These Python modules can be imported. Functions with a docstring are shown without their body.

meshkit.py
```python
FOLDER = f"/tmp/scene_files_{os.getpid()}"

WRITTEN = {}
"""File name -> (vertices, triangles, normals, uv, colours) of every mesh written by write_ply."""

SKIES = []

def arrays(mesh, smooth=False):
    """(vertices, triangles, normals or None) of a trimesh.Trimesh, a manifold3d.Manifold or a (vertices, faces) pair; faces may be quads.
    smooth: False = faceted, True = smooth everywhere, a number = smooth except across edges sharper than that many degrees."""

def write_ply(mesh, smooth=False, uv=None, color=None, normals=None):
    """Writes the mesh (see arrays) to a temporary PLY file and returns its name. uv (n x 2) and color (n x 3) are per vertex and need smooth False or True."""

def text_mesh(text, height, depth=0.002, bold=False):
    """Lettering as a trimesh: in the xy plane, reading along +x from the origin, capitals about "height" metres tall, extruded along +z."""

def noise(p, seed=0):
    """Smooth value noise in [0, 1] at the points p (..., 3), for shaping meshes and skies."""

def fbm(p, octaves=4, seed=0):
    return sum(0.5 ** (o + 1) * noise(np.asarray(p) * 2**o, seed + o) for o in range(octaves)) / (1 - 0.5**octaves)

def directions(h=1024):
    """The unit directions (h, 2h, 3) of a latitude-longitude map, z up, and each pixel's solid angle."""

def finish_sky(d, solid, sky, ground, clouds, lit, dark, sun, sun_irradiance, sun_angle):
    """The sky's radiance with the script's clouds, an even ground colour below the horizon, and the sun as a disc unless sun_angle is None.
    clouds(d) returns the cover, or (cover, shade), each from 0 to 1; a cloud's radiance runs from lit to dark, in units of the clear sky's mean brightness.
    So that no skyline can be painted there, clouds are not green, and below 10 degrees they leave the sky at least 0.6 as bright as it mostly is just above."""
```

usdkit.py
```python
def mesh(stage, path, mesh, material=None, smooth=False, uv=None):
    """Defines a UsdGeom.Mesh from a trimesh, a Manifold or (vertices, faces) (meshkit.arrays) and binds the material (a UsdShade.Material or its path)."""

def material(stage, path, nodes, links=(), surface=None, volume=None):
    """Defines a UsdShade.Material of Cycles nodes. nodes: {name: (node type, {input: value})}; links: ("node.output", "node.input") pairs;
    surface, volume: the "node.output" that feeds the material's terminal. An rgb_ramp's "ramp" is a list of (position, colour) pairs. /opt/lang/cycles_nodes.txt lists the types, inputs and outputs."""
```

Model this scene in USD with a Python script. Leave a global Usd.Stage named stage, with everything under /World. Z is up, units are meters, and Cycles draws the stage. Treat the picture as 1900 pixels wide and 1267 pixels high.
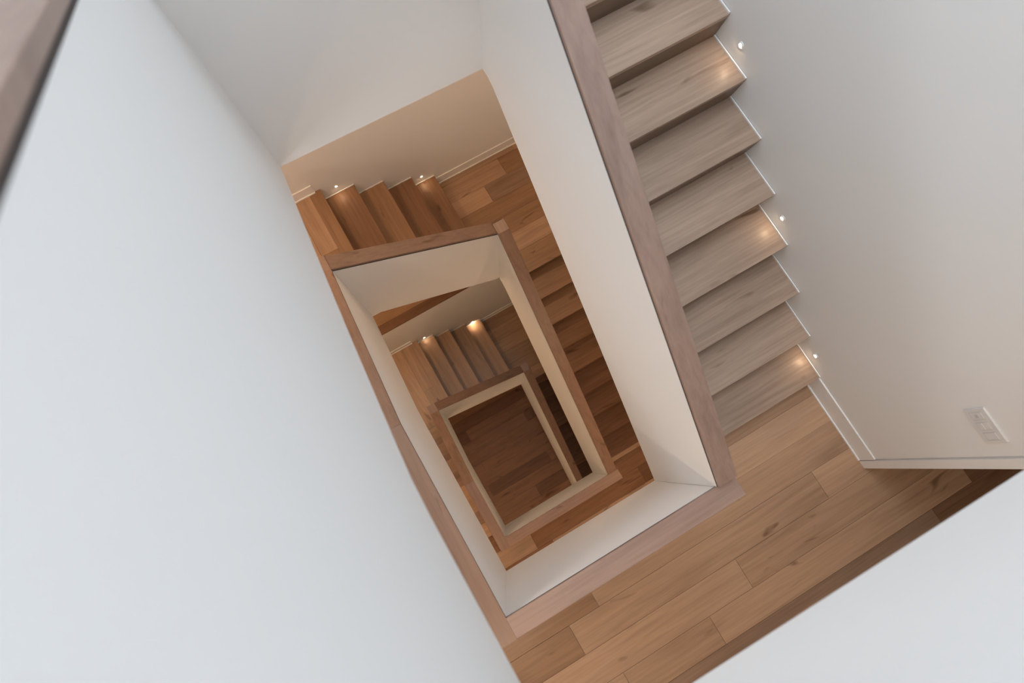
import math, random
import numpy as np, trimesh, usdkit
from shapely.geometry import Polygon, box as sbox
from pxr import Usd, UsdGeom, UsdLux, UsdShade, Gf, Sdf

random.seed(7)
stage = Usd.Stage.CreateInMemory()
UsdGeom.SetStageUpAxis(stage, 'Z')
UsdGeom.SetStageMetersPerUnit(stage, 1.0)
UsdGeom.Xform.Define(stage, '/World')
UsdGeom.Scope.Define(stage, '/World/Looks')

# ---------------------------------------------------------------- camera, light, exposure
# plan coordinates: u = across the stairwell, v = along it (world y = -v), z = height; z 0 is the second tread of the top flight
R_CAM = np.array([[0.8640163, -0.5034004, 0.0079914], [-0.4917628, -0.8472315, -0.2009182], [0.1079129, 0.1696667, -0.9795754]])
C_CAM = (0.32964, 1.54758, 2.44817)
cam = UsdGeom.Camera.Define(stage, '/World/camera')
right, up, back = R_CAM[0], -R_CAM[1], -R_CAM[2]
cam.AddTransformOp().Set(Gf.Matrix4d(*[float(a) for row in ((*right, 0), (*up, 0), (*back, 0), (C_CAM[0], -C_CAM[1], C_CAM[2], 1)) for a in row]))
cam.CreateHorizontalApertureAttr(36.0)
cam.CreateVerticalApertureAttr(36.0 * 1267 / 1900)
cam.CreateFocalLengthAttr(36.0 * 1134.062 / 1900)
cam.CreateFStopAttr(2.0)
cam.CreateFocusDistanceAttr(3.8)
cam.CreateClippingRangeAttr(Gf.Vec2f(0.02, 200))
cam.CreateExposureAttr(0.0)

WARM, WARM_PALE = (1.0, 0.635, 0.365), (1.0, 0.76, 0.54)
SKY_POWER, WINDOW_POWER, SIDE_POWER, DOWN_POWER, STEP_POWER = 8.8, 2.6, 5.2, 800.0, 190.0

def rect_light(name, u, v, z, w, h, power, color, turn=None, side=None):
    l = UsdLux.RectLight.Define(stage, '/World/' + name)
    l.AddTranslateOp().Set(Gf.Vec3d(u, -v, z))
    if turn: l.AddRotateXOp().Set(turn)
    if side: l.AddRotateYOp().Set(side)
    l.CreateWidthAttr(w); l.CreateHeightAttr(h)
    l.CreateIntensityAttr(power); l.CreateColorAttr(Gf.Vec3f(*color))
    return l
# daylight through the rooflight over the stairwell and through the tall window in the rear wall of the top storey
rect_light('rooflight_daylight', 0.75, 0.5, 8.96, 2.6, 2.9, SKY_POWER, (0.86, 0.95, 1.05))
rect_light('window_daylight', 1.15, -1.075, 3.85, 1.9, 2.5, WINDOW_POWER, (0.86, 0.95, 1.05), turn=-90)
rect_light('unseen_side_daylight', -1.045, 1.15, 0.22, 0.55, 0.8, SIDE_POWER, (0.90, 0.96, 1.02), side=-90)  # unseen side source, added for the light on the front and right guard walls

# ---------------------------------------------------------------- helpers
used = {}
def numbered(parent, name):
    k = (parent, name); n = used.get(k, 0); used[k] = n + 1
    return f'{parent}/{name}' + (f'_{n:03d}' if n else '')

def setd(p, label=None, cat=None, group=None, kind=None):
    for k, v in (('label', label), ('category', cat), ('group', group), ('kind', kind)):
        if v: p.SetCustomDataByKey(k, v)
    return p

def thing(name, label=None, cat=None, group=None, kind=None, at=None):
    x = UsdGeom.Xform.Define(stage, numbered('/World', name))
    return setd(x.GetPrim(), label, cat, group, kind)

def part(parent, name, mesh, material, label=None, smooth=False, kind=None):
    base = '/World' if parent is None else str(parent.GetPath())
    m = usdkit.mesh(stage, numbered(base, name), mesh, material, smooth=smooth)
    return setd(m.GetPrim(), label, None, None, kind)

def solid(v, f):
    m = trimesh.Trimesh(np.asarray(v, float), np.asarray(f), process=False)
    if m.volume < 0: m.invert()
    return m

def ebox(u0, u1, v0, v1, z0, z1, c=0.0):
    """A box in plan coordinates; c chamfers its top edges."""
    if c <= 0:
        m = trimesh.creation.box((u1 - u0, v1 - v0, z1 - z0))
        m.apply_translation(((u0 + u1) / 2, -(v0 + v1) / 2, (z0 + z1) / 2))
        return m
    def ring(i, z): return [(u0 + i, -v0 - i, z), (u1 - i, -v0 - i, z), (u1 - i, -v1 + i, z), (u0 + i, -v1 + i, z)]
    V = ring(0, z0) + ring(0, z1 - c) + ring(c, z1)
    F = []
    for a in (0, 4):
        for i in range(4):
            j = (i + 1) % 4
            F += [(a + i, a + j, a + 4 + j), (a + i, a + 4 + j, a + 4 + i)]
    F += [(0, 2, 1), (0, 3, 2), (8, 9, 10), (8, 10, 11)]
    m = solid(V, F)
    m = trimesh.Trimesh(m.triangles.reshape(-1, 3), np.arange(len(m.faces) * 3).reshape(-1, 3), process=False)
    return m

def prism(poly, mapping, h0, h1):
    """Extrudes a polygon (s, z) and maps (s, z, h) into the world."""
    m = trimesh.creation.extrude_polygon(Polygon(poly) if not isinstance(poly, Polygon) else poly, h1 - h0)
    s, z, h = m.vertices[:, 0], m.vertices[:, 1], m.vertices[:, 2] + h0
    m = trimesh.Trimesh(mapping(s, z, h), m.faces, process=False)
    if m.volume < 0: m.invert()
    return trimesh.Trimesh(m.triangles.reshape(-1, 3), np.arange(len(m.faces) * 3).reshape(-1, 3), process=False)

ALONG_V = lambda s, z, h: np.stack([h, -s, z], 1)          # profile runs along v, thickness along u
ALONG_V_BACK = lambda s, z, h: np.stack([h, s, z], 1)      # profile runs along -v
ALONG_U = lambda s, z, h: np.stack([s, -h, z], 1)          # profile runs along u, thickness along v

def sweep(path, section, mapping):
    """A handrail: section points (h, dz) carried along a path of (s, z)."""
    n, k = len(path), len(section)
    V, F = [], []
    for s, z in path:
        V += [(s, z + d, h) for h, d in section]
    V = np.array(V)
    for i in range(n - 1):
        for j in range(k):
            a, b, c, d = i * k + j, i * k + (j + 1) % k, (i + 1) * k + (j + 1) % k, (i + 1) * k + j
            F += [(a, b, c), (a, c, d)]
    for j in range(1, k - 1):
        F += [(0, j + 1, j), ((n - 1) * k, (n - 1) * k + j, (n - 1) * k + j + 1)]
    m = solid(mapping(V[:, 0], V[:, 1], V[:, 2]), F)
    return trimesh.Trimesh(m.triangles.reshape(-1, 3), np.arange(len(m.faces) * 3).reshape(-1, 3), process=False)

# ---------------------------------------------------------------- materials
def mat(name, nodes, links, surface='p.BSDF'):
    return usdkit.material(stage, '/World/Looks/' + name, nodes, links, surface=surface)

def paint(name, col, rough=0.6):
    return mat(name, {
        'g': ('geometry', {}), 'n': ('noise_texture', {'scale': 90.0, 'detail': 3.0}),
        'b': ('bump', {'strength': 0.04, 'distance': 0.002}),
        'p': ('principled_bsdf', {'base_color': col, 'roughness': rough, 'specular_ior_level': 0.3})},
        [('g.position', 'n.vector'), ('n.fac', 'b.height'), ('b.normal', 'p.normal')])

WHITE = paint('white_wall_paint', (0.885, 0.88, 0.87))
TRIM = paint('white_trim_paint', (0.89, 0.88, 0.865), 0.35)
PLASTIC = mat('white_plastic', {'p': ('principled_bsdf', {'base_color': (0.78, 0.77, 0.76), 'roughness': 0.35})}, [])
PLASTIC_B = mat('grey_white_plastic', {'p': ('principled_bsdf', {'base_color': (0.62, 0.61, 0.60), 'roughness': 0.4})}, [])
REVEAL = mat('dark_reveal', {'p': ('principled_bsdf', {'base_color': (0.060, 0.046, 0.042), 'roughness': 0.7})}, [])
NICKEL = mat('brushed_nickel', {'p': ('principled_bsdf', {'base_color': (0.75, 0.72, 0.68), 'metallic': 1.0, 'roughness': 0.3})}, [])
LENS = mat('lamp_lens', {'e': ('emission', {'color': (1.0, 0.80, 0.58), 'strength': 14.0})}, [], 'e.emission')

def wood(name, axis, light, dark, seed, rough=0.36, spec=0.35):
    """Oiled oak boards; grain runs along axis 0 (u) or 1 (v)."""
    fine = (2.2, 55.0, 20.0) if axis == 0 else (55.0, 2.2, 20.0)
    wide = (0.9, 9.0, 4.0) if axis == 0 else (9.0, 0.9, 4.0)
    knot = (3.0, 11.0, 3.0) if axis == 0 else (11.0, 3.0, 3.0)
    loc = (seed * 3.71, seed * 1.93, seed * 0.7)
    mid = tuple((a * 0.55 + b * 0.45) for a, b in zip(light, dark))
    return mat(name, {
        'g': ('geometry', {}),
        'm1': ('mapping', {'location': loc, 'scale': fine}), 'm2': ('mapping', {'location': loc, 'scale': wide}), 'm3': ('mapping', {'location': loc, 'scale': knot}),
        'n1': ('noise_texture', {'scale': 1.0, 'detail': 5.0, 'roughness': 0.62, 'distortion': 0.3}),
        'n2': ('noise_texture', {'scale': 1.0, 'detail': 3.0, 'roughness': 0.5, 'distortion': 1.2}),
        'n3': ('noise_texture', {'scale': 1.0, 'detail': 2.0, 'distortion': 0.6}),
        'r1': ('rgb_ramp', {'ramp': [(0.22, dark), (0.5, mid), (0.78, light)]}),
        'r2': ('rgb_ramp', {'ramp': [(0.25, (0.80, 0.78, 0.77)), (0.5, (1.0, 1.0, 1.0)), (0.75, (1.08, 1.075, 1.07))]}),
        'r3': ('rgb_ramp', {'ramp': [(0.0, (1, 1, 1)), (0.675, (1, 1, 1)), (0.76, (0.42, 0.34, 0.29)), (1.0, (0.3, 0.25, 0.2))]}),
        'x': ('mix', {'mix_type': 'multiply', 'fac': 1.0}), 'y': ('mix', {'mix_type': 'multiply', 'fac': 0.8}),
        'b': ('bump', {'strength': 0.12, 'distance': 0.001}),
        'p': ('principled_bsdf', {'roughness': rough, 'specular_ior_level': spec})},
        [('g.position', 'm1.vector'), ('g.position', 'm2.vector'), ('g.position', 'm3.vector'),
         ('m1.vector', 'n1.vector'), ('m2.vector', 'n2.vector'), ('m3.vector', 'n3.vector'),
         ('n1.fac', 'r1.fac'), ('n2.fac', 'r2.fac'), ('n3.fac', 'r3.fac'), ('r1.color', 'x.color1'), ('r2.color', 'x.color2'),
         ('x.color', 'y.color1'), ('r3.color', 'y.color2'), ('y.color', 'p.base_color'), ('n1.fac', 'b.height'), ('b.normal', 'p.normal')])

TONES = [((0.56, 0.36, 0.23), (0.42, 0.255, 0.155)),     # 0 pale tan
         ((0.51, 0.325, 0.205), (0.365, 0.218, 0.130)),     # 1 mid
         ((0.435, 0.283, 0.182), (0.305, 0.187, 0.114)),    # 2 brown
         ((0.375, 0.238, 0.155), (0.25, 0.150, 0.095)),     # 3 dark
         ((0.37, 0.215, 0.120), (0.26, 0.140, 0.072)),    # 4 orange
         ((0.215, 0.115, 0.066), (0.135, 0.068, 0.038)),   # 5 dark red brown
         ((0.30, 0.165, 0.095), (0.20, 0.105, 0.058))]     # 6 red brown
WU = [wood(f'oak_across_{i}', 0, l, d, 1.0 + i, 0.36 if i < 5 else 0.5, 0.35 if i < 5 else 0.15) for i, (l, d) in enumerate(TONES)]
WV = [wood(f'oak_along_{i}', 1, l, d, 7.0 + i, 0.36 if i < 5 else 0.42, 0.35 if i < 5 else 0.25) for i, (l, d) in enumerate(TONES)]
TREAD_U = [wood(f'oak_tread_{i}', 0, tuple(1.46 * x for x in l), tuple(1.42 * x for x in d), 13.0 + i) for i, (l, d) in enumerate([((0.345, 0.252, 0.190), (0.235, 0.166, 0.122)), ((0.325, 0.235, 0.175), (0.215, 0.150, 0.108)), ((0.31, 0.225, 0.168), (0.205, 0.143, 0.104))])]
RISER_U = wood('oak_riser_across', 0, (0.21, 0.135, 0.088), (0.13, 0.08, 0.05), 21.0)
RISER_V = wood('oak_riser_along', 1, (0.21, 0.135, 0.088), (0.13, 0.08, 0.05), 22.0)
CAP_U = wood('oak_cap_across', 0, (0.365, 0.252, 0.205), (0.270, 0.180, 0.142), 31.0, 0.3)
CAP_SHADED_U = wood('oak_cap_shaded_across', 0, (0.285, 0.180, 0.128), (0.205, 0.122, 0.084), 33.0, 0.36)  # same oak as the top caps, darkened for the dimmer lower storeys
CAP_SHADED_V = wood('oak_cap_shaded_along', 1, (0.285, 0.180, 0.128), (0.205, 0.122, 0.084), 34.0, 0.36)  # lower storey shade put into the cap colour, lengthwise grain
CAP_V = wood('oak_cap_along', 1, (0.365, 0.252, 0.205), (0.270, 0.180, 0.142), 32.0, 0.3)

# ---------------------------------------------------------------- measures
r, g, CANT = 0.17494, 0.25, 0.026
W, L, U2, W1 = 1.1104, 2.1067, 2.2475, 1.1349
VB, VB2, UL, VF = -1.085, -0.42, -1.05, 3.45
Z_TR0, Z_L1, Z_TL1, Z_TR1 = r, -8 * r, -12 * r, -17 * r
Z_L2, Z_TL2, Z_TR2, Z_L3 = -26 * r, -30 * r, -35 * r, -44 * r
Z_U = 1.225
CEIL = 9.0
S1 = [0.0456 + g * i for i in range(9)]                     # nosings of the top right-hand flight (9 risers from Z_TR0 to Z_L1)
S2 = [0.122 + 0.24 * i for i in range(9)]
S3 = [0.786 + 0.215 * i for i in range(9)]
T1 = [0.130, 0.384, 0.620, 0.862, 1.075]
T2 = [0.125, 0.342, 0.564, 0.795, 1.021]
ML0 = [1.46 - 0.25 * i for i in range(6)]
ML1 = [1.02, 0.78, 0.54, 0.30]
ML2 = [1.383, 1.143, 0.917, 0.693]

# ---------------------------------------------------------------- shell of the stairwell
def struct(name, mesh, m): return part(None, name, mesh, m, kind='structure')
w = thing('wall_right', kind='structure')
part(w, 'wall_panel', ebox(U2, U2 + 0.12, VB - 0.1, 2.612, Z_L3 - 0.2, CEIL), WHITE)
part(w, 'wall_panel', ebox(U2 + 0.006, U2 + 0.12, 2.612, 2.668, Z_L3 - 0.2, CEIL), WHITE)
part(w, 'wall_panel', ebox(U2, U2 + 0.12, 2.668, VF, 0.75, CEIL), WHITE)          # over the door opening
part(w, 'wall_panel', ebox(U2, U2 + 0.12, 2.668, VF, Z_L3 - 0.2, Z_L1 - 0.2), WHITE)
struct('wall_back', ebox(UL, U2, VB - 0.1, VB, Z_L3 - 0.2, CEIL), WHITE)
struct('wall_back_lower', ebox(UL, U2, VB, VB2, Z_L3, -4.303), WHITE)
struct('wall_left', ebox(UL - 0.1, UL, VB - 0.1, VF + 0.1, Z_L3 - 0.2, CEIL), WHITE)
struct('wall_front', ebox(UL, 3.5, VF, VF + 0.1, Z_L3 - 0.2, CEIL), WHITE)
w = thing('wall_hallway', kind='structure')
part(w, 'wall_panel', ebox(3.4, 3.5, 2.3, VF, Z_L1 - 0.2, 1.0), WHITE)
part(w, 'wall_panel', ebox(U2 + 0.12, 3.4, 2.2, 2.3, Z_L1 - 0.2, 1.0), WHITE)
part(w, 'wall_panel', ebox(U2 + 0.12, 3.4, 2.3, VF, 0.75, 0.85), WHITE)
w = thing('ceiling', kind='structure')                    # a frame of plaster around the rooflight
part(w, 'ceiling_panel', ebox(UL, -0.55, VB, VF, CEIL, CEIL + 0.1), WHITE)
part(w, 'ceiling_panel', ebox(2.05, U2, VB, VF, CEIL, CEIL + 0.1), WHITE)
part(w, 'ceiling_panel', ebox(-0.55, 2.05, VB, -0.95, CEIL, CEIL + 0.1), WHITE)
part(w, 'ceiling_panel', ebox(-0.55, 2.05, 1.95, VF, CEIL, CEIL + 0.1), WHITE)

def window(name, bars):
    f = thing(name, kind='structure')
    for b in bars: part(f, 'frame', ebox(*b), TRIM)
window('unseen_window_1', [(UL, UL + 0.03, 0.70, 0.75, -0.10, 0.54), (UL, UL + 0.03, 1.55, 1.60, -0.10, 0.54), (UL, UL + 0.03, 0.75, 1.55, -0.10, -0.055), (UL, UL + 0.03, 0.75, 1.55, 0.495, 0.54)])  # frame added around the unseen side light
window('window_2', [(0.14, 0.20, VB, VB + 0.03, 2.54, 5.16), (2.10, 2.16, VB, VB + 0.03, 2.54, 5.16), (0.20, 2.10, VB, VB + 0.03, 2.54, 2.60), (0.20, 2.10, VB, VB + 0.03, 5.10, 5.16)])

# ---------------------------------------------------------------- landings of separate oak boards
def plank_poly(p, z, m, parent, t=0.016):
    p = p.buffer(-0.0006, join_style=2)
    if p.is_empty or p.area < 1e-3: return
    if p.geom_type == 'MultiPolygon':
        for q in p.geoms: plank_poly(q.buffer(0.0009, join_style=2), z, m, parent, t)
        return
    u0, v0, u1, v1 = p.bounds
    if abs(p.area - (u1 - u0) * (v1 - v0)) < 1e-5:
        mesh = ebox(u0, u1, v0, v1, z - t, z, 0.0009)
    else:
        q = trimesh.creation.extrude_polygon(p, t)
        V = np.stack([q.vertices[:, 0], -q.vertices[:, 1], q.vertices[:, 2] + z - t], 1)
        mesh = solid(V, q.faces)
        mesh = trimesh.Trimesh(mesh.triangles.reshape(-1, 3), np.arange(len(mesh.faces) * 3).reshape(-1, 3), process=False)
    part(parent, 'plank', mesh, m)

def landing(area, z, rows, along='u', thick=0.2, seed=1, palette=(0, 1, 1, 2, 2, 4)):
    """area: shapely polygon in (u, v); rows: [(start, end, [joints], [tones])] across the boards."""
    f = thing('floor', kind='structure')
    rnd = random.Random(seed)
    q = trimesh.creation.extrude_polygon(area, thick - 0.0165)
    V = np.stack([q.vertices[:, 0], -q.vertices[:, 1], q.vertices[:, 2] + z - thick], 1)
    m = solid(V, q.faces)
    part(f, 'slab', trimesh.Trimesh(m.triangles.reshape(-1, 3), np.arange(len(m.faces) * 3).reshape(-1, 3), process=False), WHITE)
    u0, v0, u1, v1 = area.bounds
    for a, b, joints, tones in rows:
        lo, hi = (u0, u1) if along == 'u' else (v0, v1)
        if joints is None:
            joints, x = [], lo + rnd.uniform(0.3, 1.1)
            while x < hi - 0.25:
                joints.append(x); x += rnd.uniform(0.8, 1.5)
        cuts = [lo] + sorted(j for j in joints if lo < j < hi) + [hi]
        for i in range(len(cuts) - 1):
            k = tones[min(i, len(tones) - 1)] if tones else rnd.choice(palette)
            rect = sbox(cuts[i], a, cuts[i + 1], b) if along == 'u' else sbox(a, cuts[i], b, cuts[i + 1])
            plank_poly(rect.intersection(area), z, (WU if along == 'u' else WV)[k], f)
    return f

def even_rows(a, b, step=0.188): 
    n = int(math.ceil((b - a) / step - 1e-6))
    return [(a + step * i, min(b, a + step * (i + 1)), None, None) for i in range(n)]

shaft_r = W + 0.085
wall_foot = sbox(U2, 0, U2 + 0.12, 2.668)
# landing of the top flight, behind the rear guard wall
a0 = sbox(UL, VB, U2, -0.10).union(sbox(shaft_r, -0.10, U2, S1[0] - 0.1)).union(sbox(UL, -0.1, 0.041, ML0[-1] - 0.12))
landing(a0, Z_TR0, even_rows(VB, 0.3), thick=0.15, seed=3)
# uppermost landing, where the picture was taken from
aU = sbox(UL, 2.205, U2, VF).union(sbox(UL, ML0[0] + 0.1, 0.041, 2.205))
landing(aU, Z_U, even_rows(ML0[0] + 0.1, VF), thick=0.18, seed=4)
# landing 1
a1 = sbox(UL, 2.192, 3.4, VF).union(sbox(shaft_r, S1[8] - CANT, U2, 2.2)).union(sbox(UL, ML1[0] + 0.1, -0.085, 2.2)).difference(wall_foot)
rows1 = [(1.12 + 0.001, 1.20, None, [2]), (1.20, 1.385, None, None), (1.385, 1.57, None, None), (1.57, 1.76, None, None), (1.76, 1.945, None, None),
         (1.945, 2.135, [-0.4], [1, 1]), (2.135, 2.325, [-0.3], [4, 0]), (2.325, 2.520, [-0.45, 0.394], [1, 4, 1]), (2.520, 2.705, [0.186, 1.94], [4, 1, 0]),
         (2.705, 2.895, [-0.5, 1.242], [4, 0, 1]), (2.895, 3.073, [0.325, 0.927, 2.765], [0, 1, 0, 6]), (3.073, 3.26, [0.05, 2.45], [3, 3, 6]), (3.26, VF, [0.7, 2.2], [3, 2, 3])]
landing(a1, Z_L1, rows1, thick=0.22, seed=5)
# left and right rear landings of the middle storey
aTL1 = sbox(UL, VB, T1[0] - 0.1, -0.075).union(sbox(UL, -0.075, -0.085, ML1[-1] - 0.03))
landing(aTL1, Z_TL1, [(UL + 0.188 * i, min(UL + 0.188 * (i + 1), 0.03), None, [1, 4, 0, 1, 4]) for i in range(6)], along='v', thick=0.16, seed=6)
aTR1 = sbox(T1[4] - CANT, VB, U2, -0.075).union(sbox(W1 + 0.085, -0.075, U2, S2[0] - 0.1))
landing(aTR1, Z_TR1, [(-1.085, -1.02, [1.9], [2, 1]), (-1.02, -0.835, [1.71], [1, 4]), (-0.835, -0.655, [1.457], [0, 3]), (-0.655, -0.475, [2.0], [4, 1]),
                      (-0.475, -0.29, [1.3], [0, 4]), (-0.29, -0.105, [1.8], [1, 0]), (-0.105, 0.08, [2.1], [4, 1])], thick=0.16, seed=7)
# landing 2
a2 = sbox(UL, 2.19, U2, VF).union(sbox(W1 + 0.085, S2[8] - CANT, U2, 2.2)).union(sbox(UL, ML2[0] + 0.1, -0.098, 2.2))
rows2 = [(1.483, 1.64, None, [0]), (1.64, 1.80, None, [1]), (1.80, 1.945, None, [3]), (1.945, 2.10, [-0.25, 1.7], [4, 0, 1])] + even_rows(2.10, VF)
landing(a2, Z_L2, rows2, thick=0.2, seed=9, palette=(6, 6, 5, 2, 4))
aTL2 = sbox(UL, VB2, T2[0] - 0.1, 0.565).union(sbox(UL, 0.565, -0.098, ML2[-1] - 0.03))
landing(aTL2, Z_TL2, [(UL + 0.188 * i, min(UL + 0.188 * (i + 1), 0.025), None, None) for i in range(6)], along='v', thick=0.16, seed=10)
aTR2 = sbox(T2[4] - CANT, VB2, U2, 0.565).union(sbox(1.175, 0.565, U2, S3[0] - 0.1))
landing(aTR2, Z_TR2, even_rows(VB2, 0.69), thick=0.16, seed=11)
# ground floor
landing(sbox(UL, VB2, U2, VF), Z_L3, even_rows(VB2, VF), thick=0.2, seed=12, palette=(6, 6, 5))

# ---------------------------------------------------------------- flights of stairs
def flight(label, mapping, S, z0, h0, h1, grain, tread_mats, nose=0.1, wall=None, soffit=0.215, end_extra=0.0):
    """S: positions of the nosings along the way down; wall: (side, width) edge strip against a wall."""
    f = thing('stair_flight', label, 'stairs', 'flights of the winding staircase')
    n = len(S)
    T = 0.03
    rm = RISER_U if grain == 'u' else RISER_V
    part(f, 'nosing_board', prism([(S[0] - nose, z0), (S[0] - 0.0015, z0), (S[0], z0 - 0.0015), (S[0] - CANT * T / r, z0 - T), (S[0] - nose, z0 - T)], mapping, h0, h1), tread_mats[1 % len(tread_mats)])
    for i in range(n):
        zi = z0 - i * r
        if i:
            back = S[i - 1] - CANT
            part(f, 'tread', prism([(back, zi), (S[i] - 0.0015, zi), (S[i], zi - 0.0015), (S[i] - CANT * T / r, zi - T), (back, zi - T)], mapping, h0, h1), tread_mats[(i - 1) % len(tread_mats)])
        top = S[i] - CANT * T / r
        bot = S[i] - CANT
        part(f, 'riser', prism([(top, zi - T), (bot, zi - r), (bot - 0.016, zi - r), (top - 0.016, zi - T)], mapping, h0, h1), rm)
        if wall is not None and i < n:
            a = (S[i - 1] - CANT) if i else S[0] - nose
            hw0, hw1 = wall
            if i: part(f, 'edge_strip', prism([(a, zi), (S[i] - 0.002, zi), (S[i] - 0.002, zi + 0.010), (a, zi + 0.010)], mapping, hw0, hw1), TRIM, label='white edge strip against the wall')
    poly = [(S[0] - nose, z0 - T)]
    for i in range(n):
        zi = z0 - i * r
        poly += [(S[i] - CANT - 0.0165, zi - T), (S[i] - CANT - 0.0165, zi - r - (T if i < n - 1 else 0.0))]
    slope = (n - 1) * r / (S[-1] - S[0])
    poly += [(S[-1] - CANT - 0.0165, z0 - (n - 1) * r - soffit), (S[0] - nose, z0 - soffit + nose * 0.3)]
    P = Polygon(poly)
    if P.is_valid: part(f, 'soffit', prism(P, mapping, h0, h1), WHITE)
    return f

e = 0.009
flight('pale oak flight at right in daylight, beside the wall with three step lights', ALONG_V, S1, Z_TR0, W + 0.087, U2 - 0.0025, 'u', TREAD_U, wall=(U2 - e, U2 - 0.0025))
flight('warm oak flight going down beneath the right hand guard wall of the middle storey', ALONG_V, S2, Z_TR1, W1 + 0.087, U2 - 0.0025, 'u', [WU[4], WU[4], WU[6], WU[6], WU[5], WU[5], WU[5], WU[5]], wall=(U2 - e, U2 - 0.0025))  # treads darken on the way down, light falloff put into their tones
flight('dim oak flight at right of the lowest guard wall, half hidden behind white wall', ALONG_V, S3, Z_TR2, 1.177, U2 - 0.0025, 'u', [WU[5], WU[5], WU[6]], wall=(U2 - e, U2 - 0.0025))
flight('short warm oak flight of five risers along the tan rear wall', ALONG_U, T1, Z_TL1, VB + 0.0025, -0.077, 'v', [WV[6], WV[4], WV[6]], wall=(VB + 0.0025, VB + e))
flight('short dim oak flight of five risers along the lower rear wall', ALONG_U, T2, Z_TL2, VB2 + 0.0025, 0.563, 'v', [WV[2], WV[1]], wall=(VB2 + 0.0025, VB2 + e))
neg = lambda S: [-x for x in S]
flight('oak flight behind the large white foreground guard wall at left', ALONG_V_BACK, neg(ML0), Z_U, UL + 0.001, 0.039, 'u', [WU[1], WU[2]])
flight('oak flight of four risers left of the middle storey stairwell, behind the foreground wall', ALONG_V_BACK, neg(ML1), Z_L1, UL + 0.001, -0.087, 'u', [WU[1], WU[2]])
flight('narrow visible strip of oak flight left of the lowest guard wall', ALONG_V_BACK, neg(ML2), Z_L2, UL + 0.001, -0.1, 'u', [WU[2], WU[3]])

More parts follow.
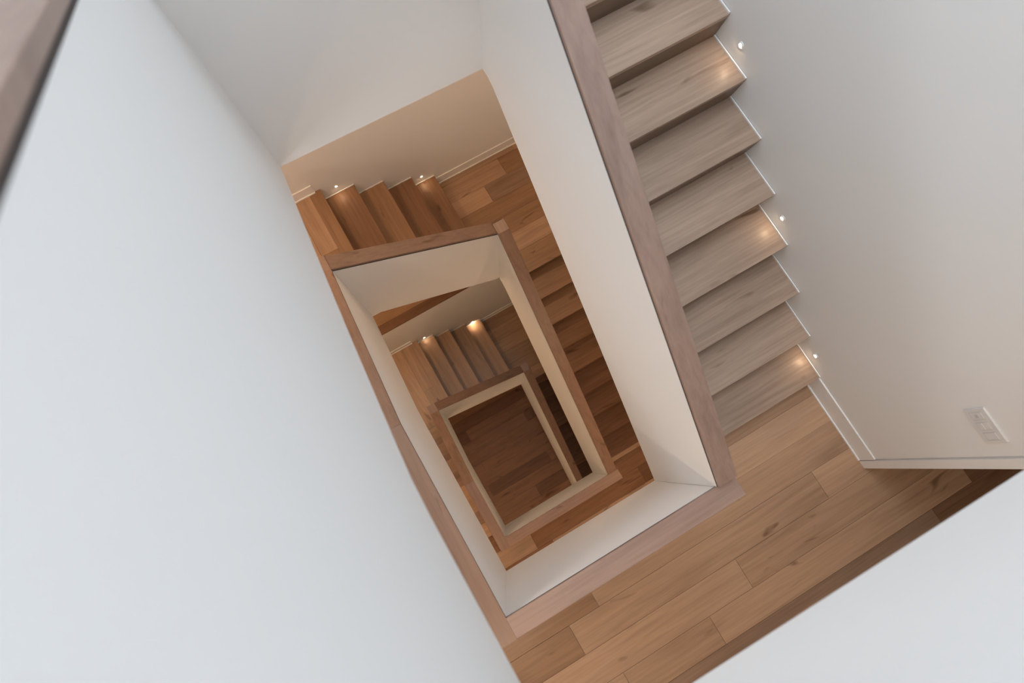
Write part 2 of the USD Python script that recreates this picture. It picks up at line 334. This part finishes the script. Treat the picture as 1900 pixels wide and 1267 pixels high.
# ---------------------------------------------------------------- guard walls with oak caps
CW, WT = 0.095, 0.085
def guard(label, mapping, face, side, cap, bottom, s0, s1, capends=(0, 0), capmat=None, splits=(), CAP_T=0.020, REV=0.024):
    """face: inner face (towards the stairwell); side +1/-1: which way the thickness goes; cap, bottom: paths (s, z)."""
    f = thing('guard_wall', label, 'guard wall', 'guard walls around the stairwell')
    cs, cz = zip(*cap)
    def at(s): return float(np.interp(s, cs, cz))
    bs, bz = zip(*bottom)
    inner = [s for s in cs if s0 < s < s1]
    top = [(s, at(s) - CAP_T - REV) for s in [s0] + inner + [s1]]
    low = [(s, float(np.interp(s, bs, bz))) for s in [s0] + [s for s in bs if s0 < s < s1] + [s1]]
    h = sorted((face, face + side * WT))
    part(f, 'wall_panel', prism(Polygon(top + low[::-1]), mapping, *h), WHITE)
    hr = sorted((face + side * 0.0012, face + side * (WT - 0.0012)))
    rev = [(s, at(s) - CAP_T - REV) for s in [s0] + inner + [s1]]
    part(f, 'shadow_gap', prism(Polygon(rev + [(s, z + REV) for s, z in rev[::-1]]), mapping, *hr), REVEAL, label='dark recessed line under the cap')
    c = 0.002
    h0, h1 = sorted((face - side * 0.002, face + side * CW))
    sec = [(h0 + c, 0), (h1 - c, 0), (h1, -c), (h1, -CAP_T), (h0, -CAP_T), (h0, -c)]
    e0, e1 = s0 - capends[0], s1 + capends[1]
    cuts = [e0] + [s for s in splits] + [e1]
    for i in range(len(cuts) - 1):
        a, b = cuts[i], cuts[i + 1]
        if i: a += 0.0006
        path = [(a, at(a))] + [(s, z) for s, z in cap if a < s < b] + [(b, at(b))]
        part(f, 'wood_cap', sweep(path, sec, mapping), capmat)
    return f

guard('large bright white guard wall filling the left foreground, sloping oak cap at its top', ALONG_V, 0.126, -1,
      [(-0.10, 1.26), (0.0, 1.26), (1.51, 2.30), (2.3, 2.30)],
      [(-0.10, 0.05), (-0.0145, 0.05), (0.26, 0.237), (0.655, 0.505), (1.03, 0.750), (1.367, 0.952), (1.462, 1.004), (1.559, 1.020), (2.3, 1.010)], -0.0995, 2.205, capmat=CAP_V, CAP_T=0.028, REV=0.014)
guard('pale level guard wall at top of the view, its lower edge above the tan wall', ALONG_U, -0.0145, -1,
      [(0.0, 1.26), (2.0, 1.26)], [(0.126, 0.05), (W, 0.016)], 0.126, W, capmat=CAP_U)
guard('white guard wall beside the daylit flight with long sloping oak cap', ALONG_V, W, 1,
      [(-0.10, 1.26), (-0.005, 1.26), (2.11, -0.365)], [(-0.10, 0.012), (0.03, 0.016), (0.075, -0.005), (2.1067, -1.598)], -0.0995, 2.1047, capmat=CAP_V, capends=(0, 0.0))
guard('bright white guard wall in the bottom right corner of the view', ALONG_U, 2.120, 1,
      [(0.0, 2.30), (3.0, 2.30)], [(0.126, 1.060), (U2, 1.127)], 0.126, U2, capmat=CAP_U)
guard('white guard wall along the front landing with level oak cap, right of the bottom corner', ALONG_U, L, 1,
      [(-0.2, -0.405), (2.0, -0.405)], [(0.0, -1.655), (W, -1.625)], 0.0, W + WT, capmat=CAP_U, capends=(-0.001, 0.012))
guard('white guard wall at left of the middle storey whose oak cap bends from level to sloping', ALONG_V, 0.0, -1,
      [(-0.08, -1.05), (0.0145, -1.05), (1.13, -0.405), (2.3, -0.405)], [(-0.08, -2.23), (0.05, -2.21), (0.92, -1.66), (2.3, -1.66)], -0.0705, 2.192, capmat=CAP_SHADED_V, capends=(0.012, 0.01), splits=(1.13,))
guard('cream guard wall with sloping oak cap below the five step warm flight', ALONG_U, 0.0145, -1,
      [(-0.01, -1.050), (W1, -1.905)], [(0.0, -2.229), (0.07, -2.229), (W1, -3.035)], 0.0, W1, capmat=CAP_SHADED_U, capends=(-0.001, -0.001))
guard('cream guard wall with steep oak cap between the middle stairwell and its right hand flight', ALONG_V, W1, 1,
      [(-0.08, -1.893), (0.03, -1.900), (2.11, -3.562)], [(-0.08, -3.0), (0.08, -3.02), (0.203, -3.095), (2.1033, -4.62)], -0.0705, 2.1013, capmat=CAP_SHADED_V, capends=(-0.012, 0.0))
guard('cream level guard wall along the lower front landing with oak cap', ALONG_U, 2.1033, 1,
      [(-0.2, -3.560), (2.0, -3.560)], [(-0.1, -4.83), (2.0, -4.83)], -0.0131, W1 + WT, capmat=CAP_SHADED_U, capends=(-0.001, 0.02))
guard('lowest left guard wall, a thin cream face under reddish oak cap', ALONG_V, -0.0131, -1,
      [(0.55, -4.185), (0.655, -4.19), (1.50, -3.560), (2.3, -3.560)], [(0.55, -5.28), (0.70, -5.25), (1.25, -4.72), (2.3, -4.72)], 0.565, 2.188, capmat=CAP_SHADED_V, capends=(0.005, 0.01))
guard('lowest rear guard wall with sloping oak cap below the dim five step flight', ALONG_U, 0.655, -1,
      [(-0.02, -4.185), (1.10, -5.065)], [(-0.02, -5.30), (1.10, -6.18)], -0.0131, 1.09, capmat=CAP_SHADED_U, capends=(-0.001, -0.001))
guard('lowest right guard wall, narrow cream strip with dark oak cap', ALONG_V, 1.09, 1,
      [(0.55, -5.055), (0.66, -5.060), (2.6, -6.86)], [(0.55, -6.22), (0.66, -6.35), (2.32, -7.69), (2.6, -7.69)], 0.565, 2.50, capmat=CAP_SHADED_V, capends=(0.005, 0.0))

# oak ledge on top of the lower rear wall
f = thing('oak_ledge', 'dark wedge of reddish oak ledge on the lower rear wall', 'ledge')
for a, b, k in ((-0.52, VB2 + 0.004, 5), (-0.70, -0.52, 4), (-0.89, -0.70, 2), (VB, -0.89, 4)):
    part(f, 'plank', ebox(UL, U2, a + 0.0008, b - 0.0008, -4.30, -4.275, 0.0016), WU[k])

# ---------------------------------------------------------------- baseboards, casing
def baseboard(name, u0, u1, v0, v1, z, h, axis, side):
    f = thing(name, kind='structure')
    if axis == 'v':
        part(f, 'board', ebox(u0, u1, v0, v1, z + 0.012, z + h, 0.0015), TRIM)
        part(f, 'shoe_strip', ebox(u0 - 0.008, u1, v0, v1, z, z + 0.012), TRIM)
    else:
        part(f, 'board', ebox(u0, u1, v0, v1, z + 0.012, z + h, 0.0015), TRIM)
        part(f, 'shoe_strip', ebox(u0, u1, v0, v1 + 0.008, z, z + 0.012), TRIM)
baseboard('baseboard_right', U2 - 0.010, U2, S1[8] - CANT + 0.0005, 2.612, Z_L1, 0.165, 'v', 1)
baseboard('baseboard_rear_left', UL, 0.085, VB, VB + 0.010, Z_TL1, 0.115, 'u', 1)
baseboard('baseboard_rear_right', T1[4] - CANT + 0.0005, U2, VB, VB + 0.010, Z_TR1, 0.115, 'u', 1)
baseboard('baseboard_lower_left', UL, 0.06, VB2, VB2 + 0.010, Z_TL2, 0.10, 'u', 1)
baseboard('baseboard_lower_right', T2[4] - CANT + 0.0005, U2, VB2, VB2 + 0.010, Z_TR2, 0.10, 'u', 1)

f = thing('door_1', kind='structure')
part(f, 'casing', ebox(U2 - 0.012, U2 + 0.006, 2.619, 2.668, Z_L1, 0.75), TRIM)
part(f, 'jamb', ebox(U2 + 0.006, U2 + 0.12, 2.668, 2.680, Z_L1, 0.75), TRIM)
part(f, 'shadow_gap', ebox(U2 - 0.0025, U2 + 0.006, 2.612, 2.6195, Z_L1, 0.75), PLASTIC_B)

# ---------------------------------------------------------------- switch plate
f = thing('switch_plate', 'white three-gang switch plate on the right wall above the baseboard corner', 'light switch')
def wbox(v0, v1, z0, z1, d0, d1, c=0.0015):
    m = ebox(z0, z1, v0, v1, d0, d1, c)                   # chamfer towards the room, then turned onto the wall
    x = m.vertices.copy()
    m = solid(np.stack([U2 - x[:, 2], x[:, 1], x[:, 0]], 1), m.faces)
    return m
sv0, sv1, sz0, sz1 = 2.370, 2.541, -0.312, -0.192
part(f, 'plate', wbox(sv0, sv1, sz0, sz1, 0.0, 0.009, 0.002), PLASTIC)
for k, (a, b) in enumerate(((2.385, 2.425), (2.436, 2.476), (2.487, 2.527))):
    fr = part(f, 'switch_frame', wbox(a, b, -0.288, -0.216, 0.009, 0.0098, 0.0003), PLASTIC_B)
    if k == 1:
        part(fr, 'rocker', wbox(a + .003, b - .003, -0.284, -0.254, 0.0098, 0.0122, 0.001), PLASTIC)
        part(fr, 'rocker', wbox(a + .003, b - .003, -0.250, -0.220, 0.0098, 0.0112, 0.001), PLASTIC)
    else:
        part(fr, 'rocker', wbox(a + .003, b - .003, -0.284, -0.220, 0.0098, 0.0115, 0.001), PLASTIC)
        if k == 0: part(fr, 'button', wbox(a + .012, b - .012, -0.262, -0.240, 0.0115, 0.0132, 0.0006), PLASTIC_B)

# ---------------------------------------------------------------- step lights
def lamp_light(parent, name, pos, aim, radius, power, color):
    l = UsdLux.DiskLight.Define(stage, f'{parent.GetPath()}/{name}')
    z = -np.asarray(aim, float); z /= np.linalg.norm(z)
    x = np.cross((0, 0, 1.0), z) if abs(z[2]) < 0.95 else np.array((1.0, 0, 0)); x /= np.linalg.norm(x)
    y = np.cross(z, x)
    l.AddTransformOp().Set(Gf.Matrix4d(*[float(a) for row in ((*x, 0), (*y, 0), (*z, 0), (*pos, 1)) for a in row]))
    l.CreateRadiusAttr(radius); l.CreateIntensityAttr(power); l.CreateColorAttr(Gf.Vec3f(*color))

def step_light(label, u, v, z, normal, group=None, power=STEP_POWER):
    f = thing('step_light', label, 'step light', group or 'step lights along the stairs')
    def disc(r0, h, off):
        m = trimesh.creation.cylinder(r0, h, sections=28)
        m.apply_translation((0, 0, h / 2 + off))
        R = trimesh.geometry.align_vectors((0, 0, 1), normal); m.apply_transform(R)
        m.apply_translation((u, -v, z)); return m
    ring = trimesh.creation.annulus(0.0105, 0.0165, 0.005, sections=28)
    ring.apply_translation((0, 0, 0.0025)); ring.apply_transform(trimesh.geometry.align_vectors((0, 0, 1), normal)); ring.apply_translation((u, -v, z))
    part(f, 'rim', ring, TRIM, smooth=40)
    part(f, 'lens', disc(0.0104, 0.004, 0.0), LENS, smooth=40)
    n = np.array(normal, float)
    lamp_light(f, 'lamp', np.array((u, -v, z)) + n * 0.0075, n * 0.75 + np.array((0, 0, -0.66)), 0.008, power, (1.0, 0.72, 0.45))

for v, z, t in ((0.427, -0.065, 'uppermost of the three step lights on the daylit right wall'),
                (1.165, -0.592, 'middle one of the three step lights on the daylit right wall'),
                (1.914, -1.125, 'lowest step light on the daylit right wall, above the baseboard end')):
    step_light(t, U2, v, z, (-1, 0, 0))
step_light('left step light on the tan rear wall above the warm short flight', 0.250, VB, -2.172, (0, -1, 0))
step_light('right step light on the tan rear wall above the warm short flight', 0.955, VB, -2.703, (0, -1, 0))
step_light('left step light on the lower rear wall above the dim short flight', 0.226, VB2, -5.334, (0, -1, 0))
step_light('right step light on the lower rear wall, glowing over the last dim tread', 0.906, VB2, -5.889, (0, -1, 0), power=STEP_POWER * 2.5)

# ---------------------------------------------------------------- recessed downlights in the soffits of the landings
def downlight(label, u, v, z, power=DOWN_POWER, color=WARM):
    f = thing('recessed_downlight', label, 'downlight', 'recessed downlights under the landings')
    ring = trimesh.creation.annulus(0.042, 0.055, 0.006, sections=32)
    ring.apply_translation((u, -v, z - 0.003)); part(f, 'trim_ring', ring, TRIM, smooth=40)
    lamp_light(f, 'lamp', (u, -v, z - 0.004), (0, 0, -1), 0.04, power, color)
downlight('recessed downlight under the upper front landing at left', -0.5, 2.75, Z_U - 0.18, DOWN_POWER * 1.05, WARM_PALE)
downlight('recessed downlight under the upper front landing at right', 1.6, 2.9, Z_U - 0.18, DOWN_POWER * 0.2, WARM_PALE)
downlight('recessed downlight under the upper rear landing at left', -0.5, -0.55, Z_TR0 - 0.15, DOWN_POWER * 0.85)
downlight('recessed downlight under the upper rear landing at right', 1.7, -0.55, Z_TR0 - 0.15, DOWN_POWER * 0.72)
downlight('recessed downlight under the front landing at right', 1.7, 2.65, Z_L1 - 0.22, DOWN_POWER * 0.9)
downlight('recessed downlight under the front landing at left', -0.5, 2.65, Z_L1 - 0.22, DOWN_POWER * 0.85)
downlight('recessed downlight under the lower rear landing at left', -0.5, -0.15, Z_TL1 - 0.16, DOWN_POWER * 1.0)
downlight('recessed downlight under the lower front landing at left', -0.5, 2.65, Z_L2 - 0.2, DOWN_POWER * 1.3)
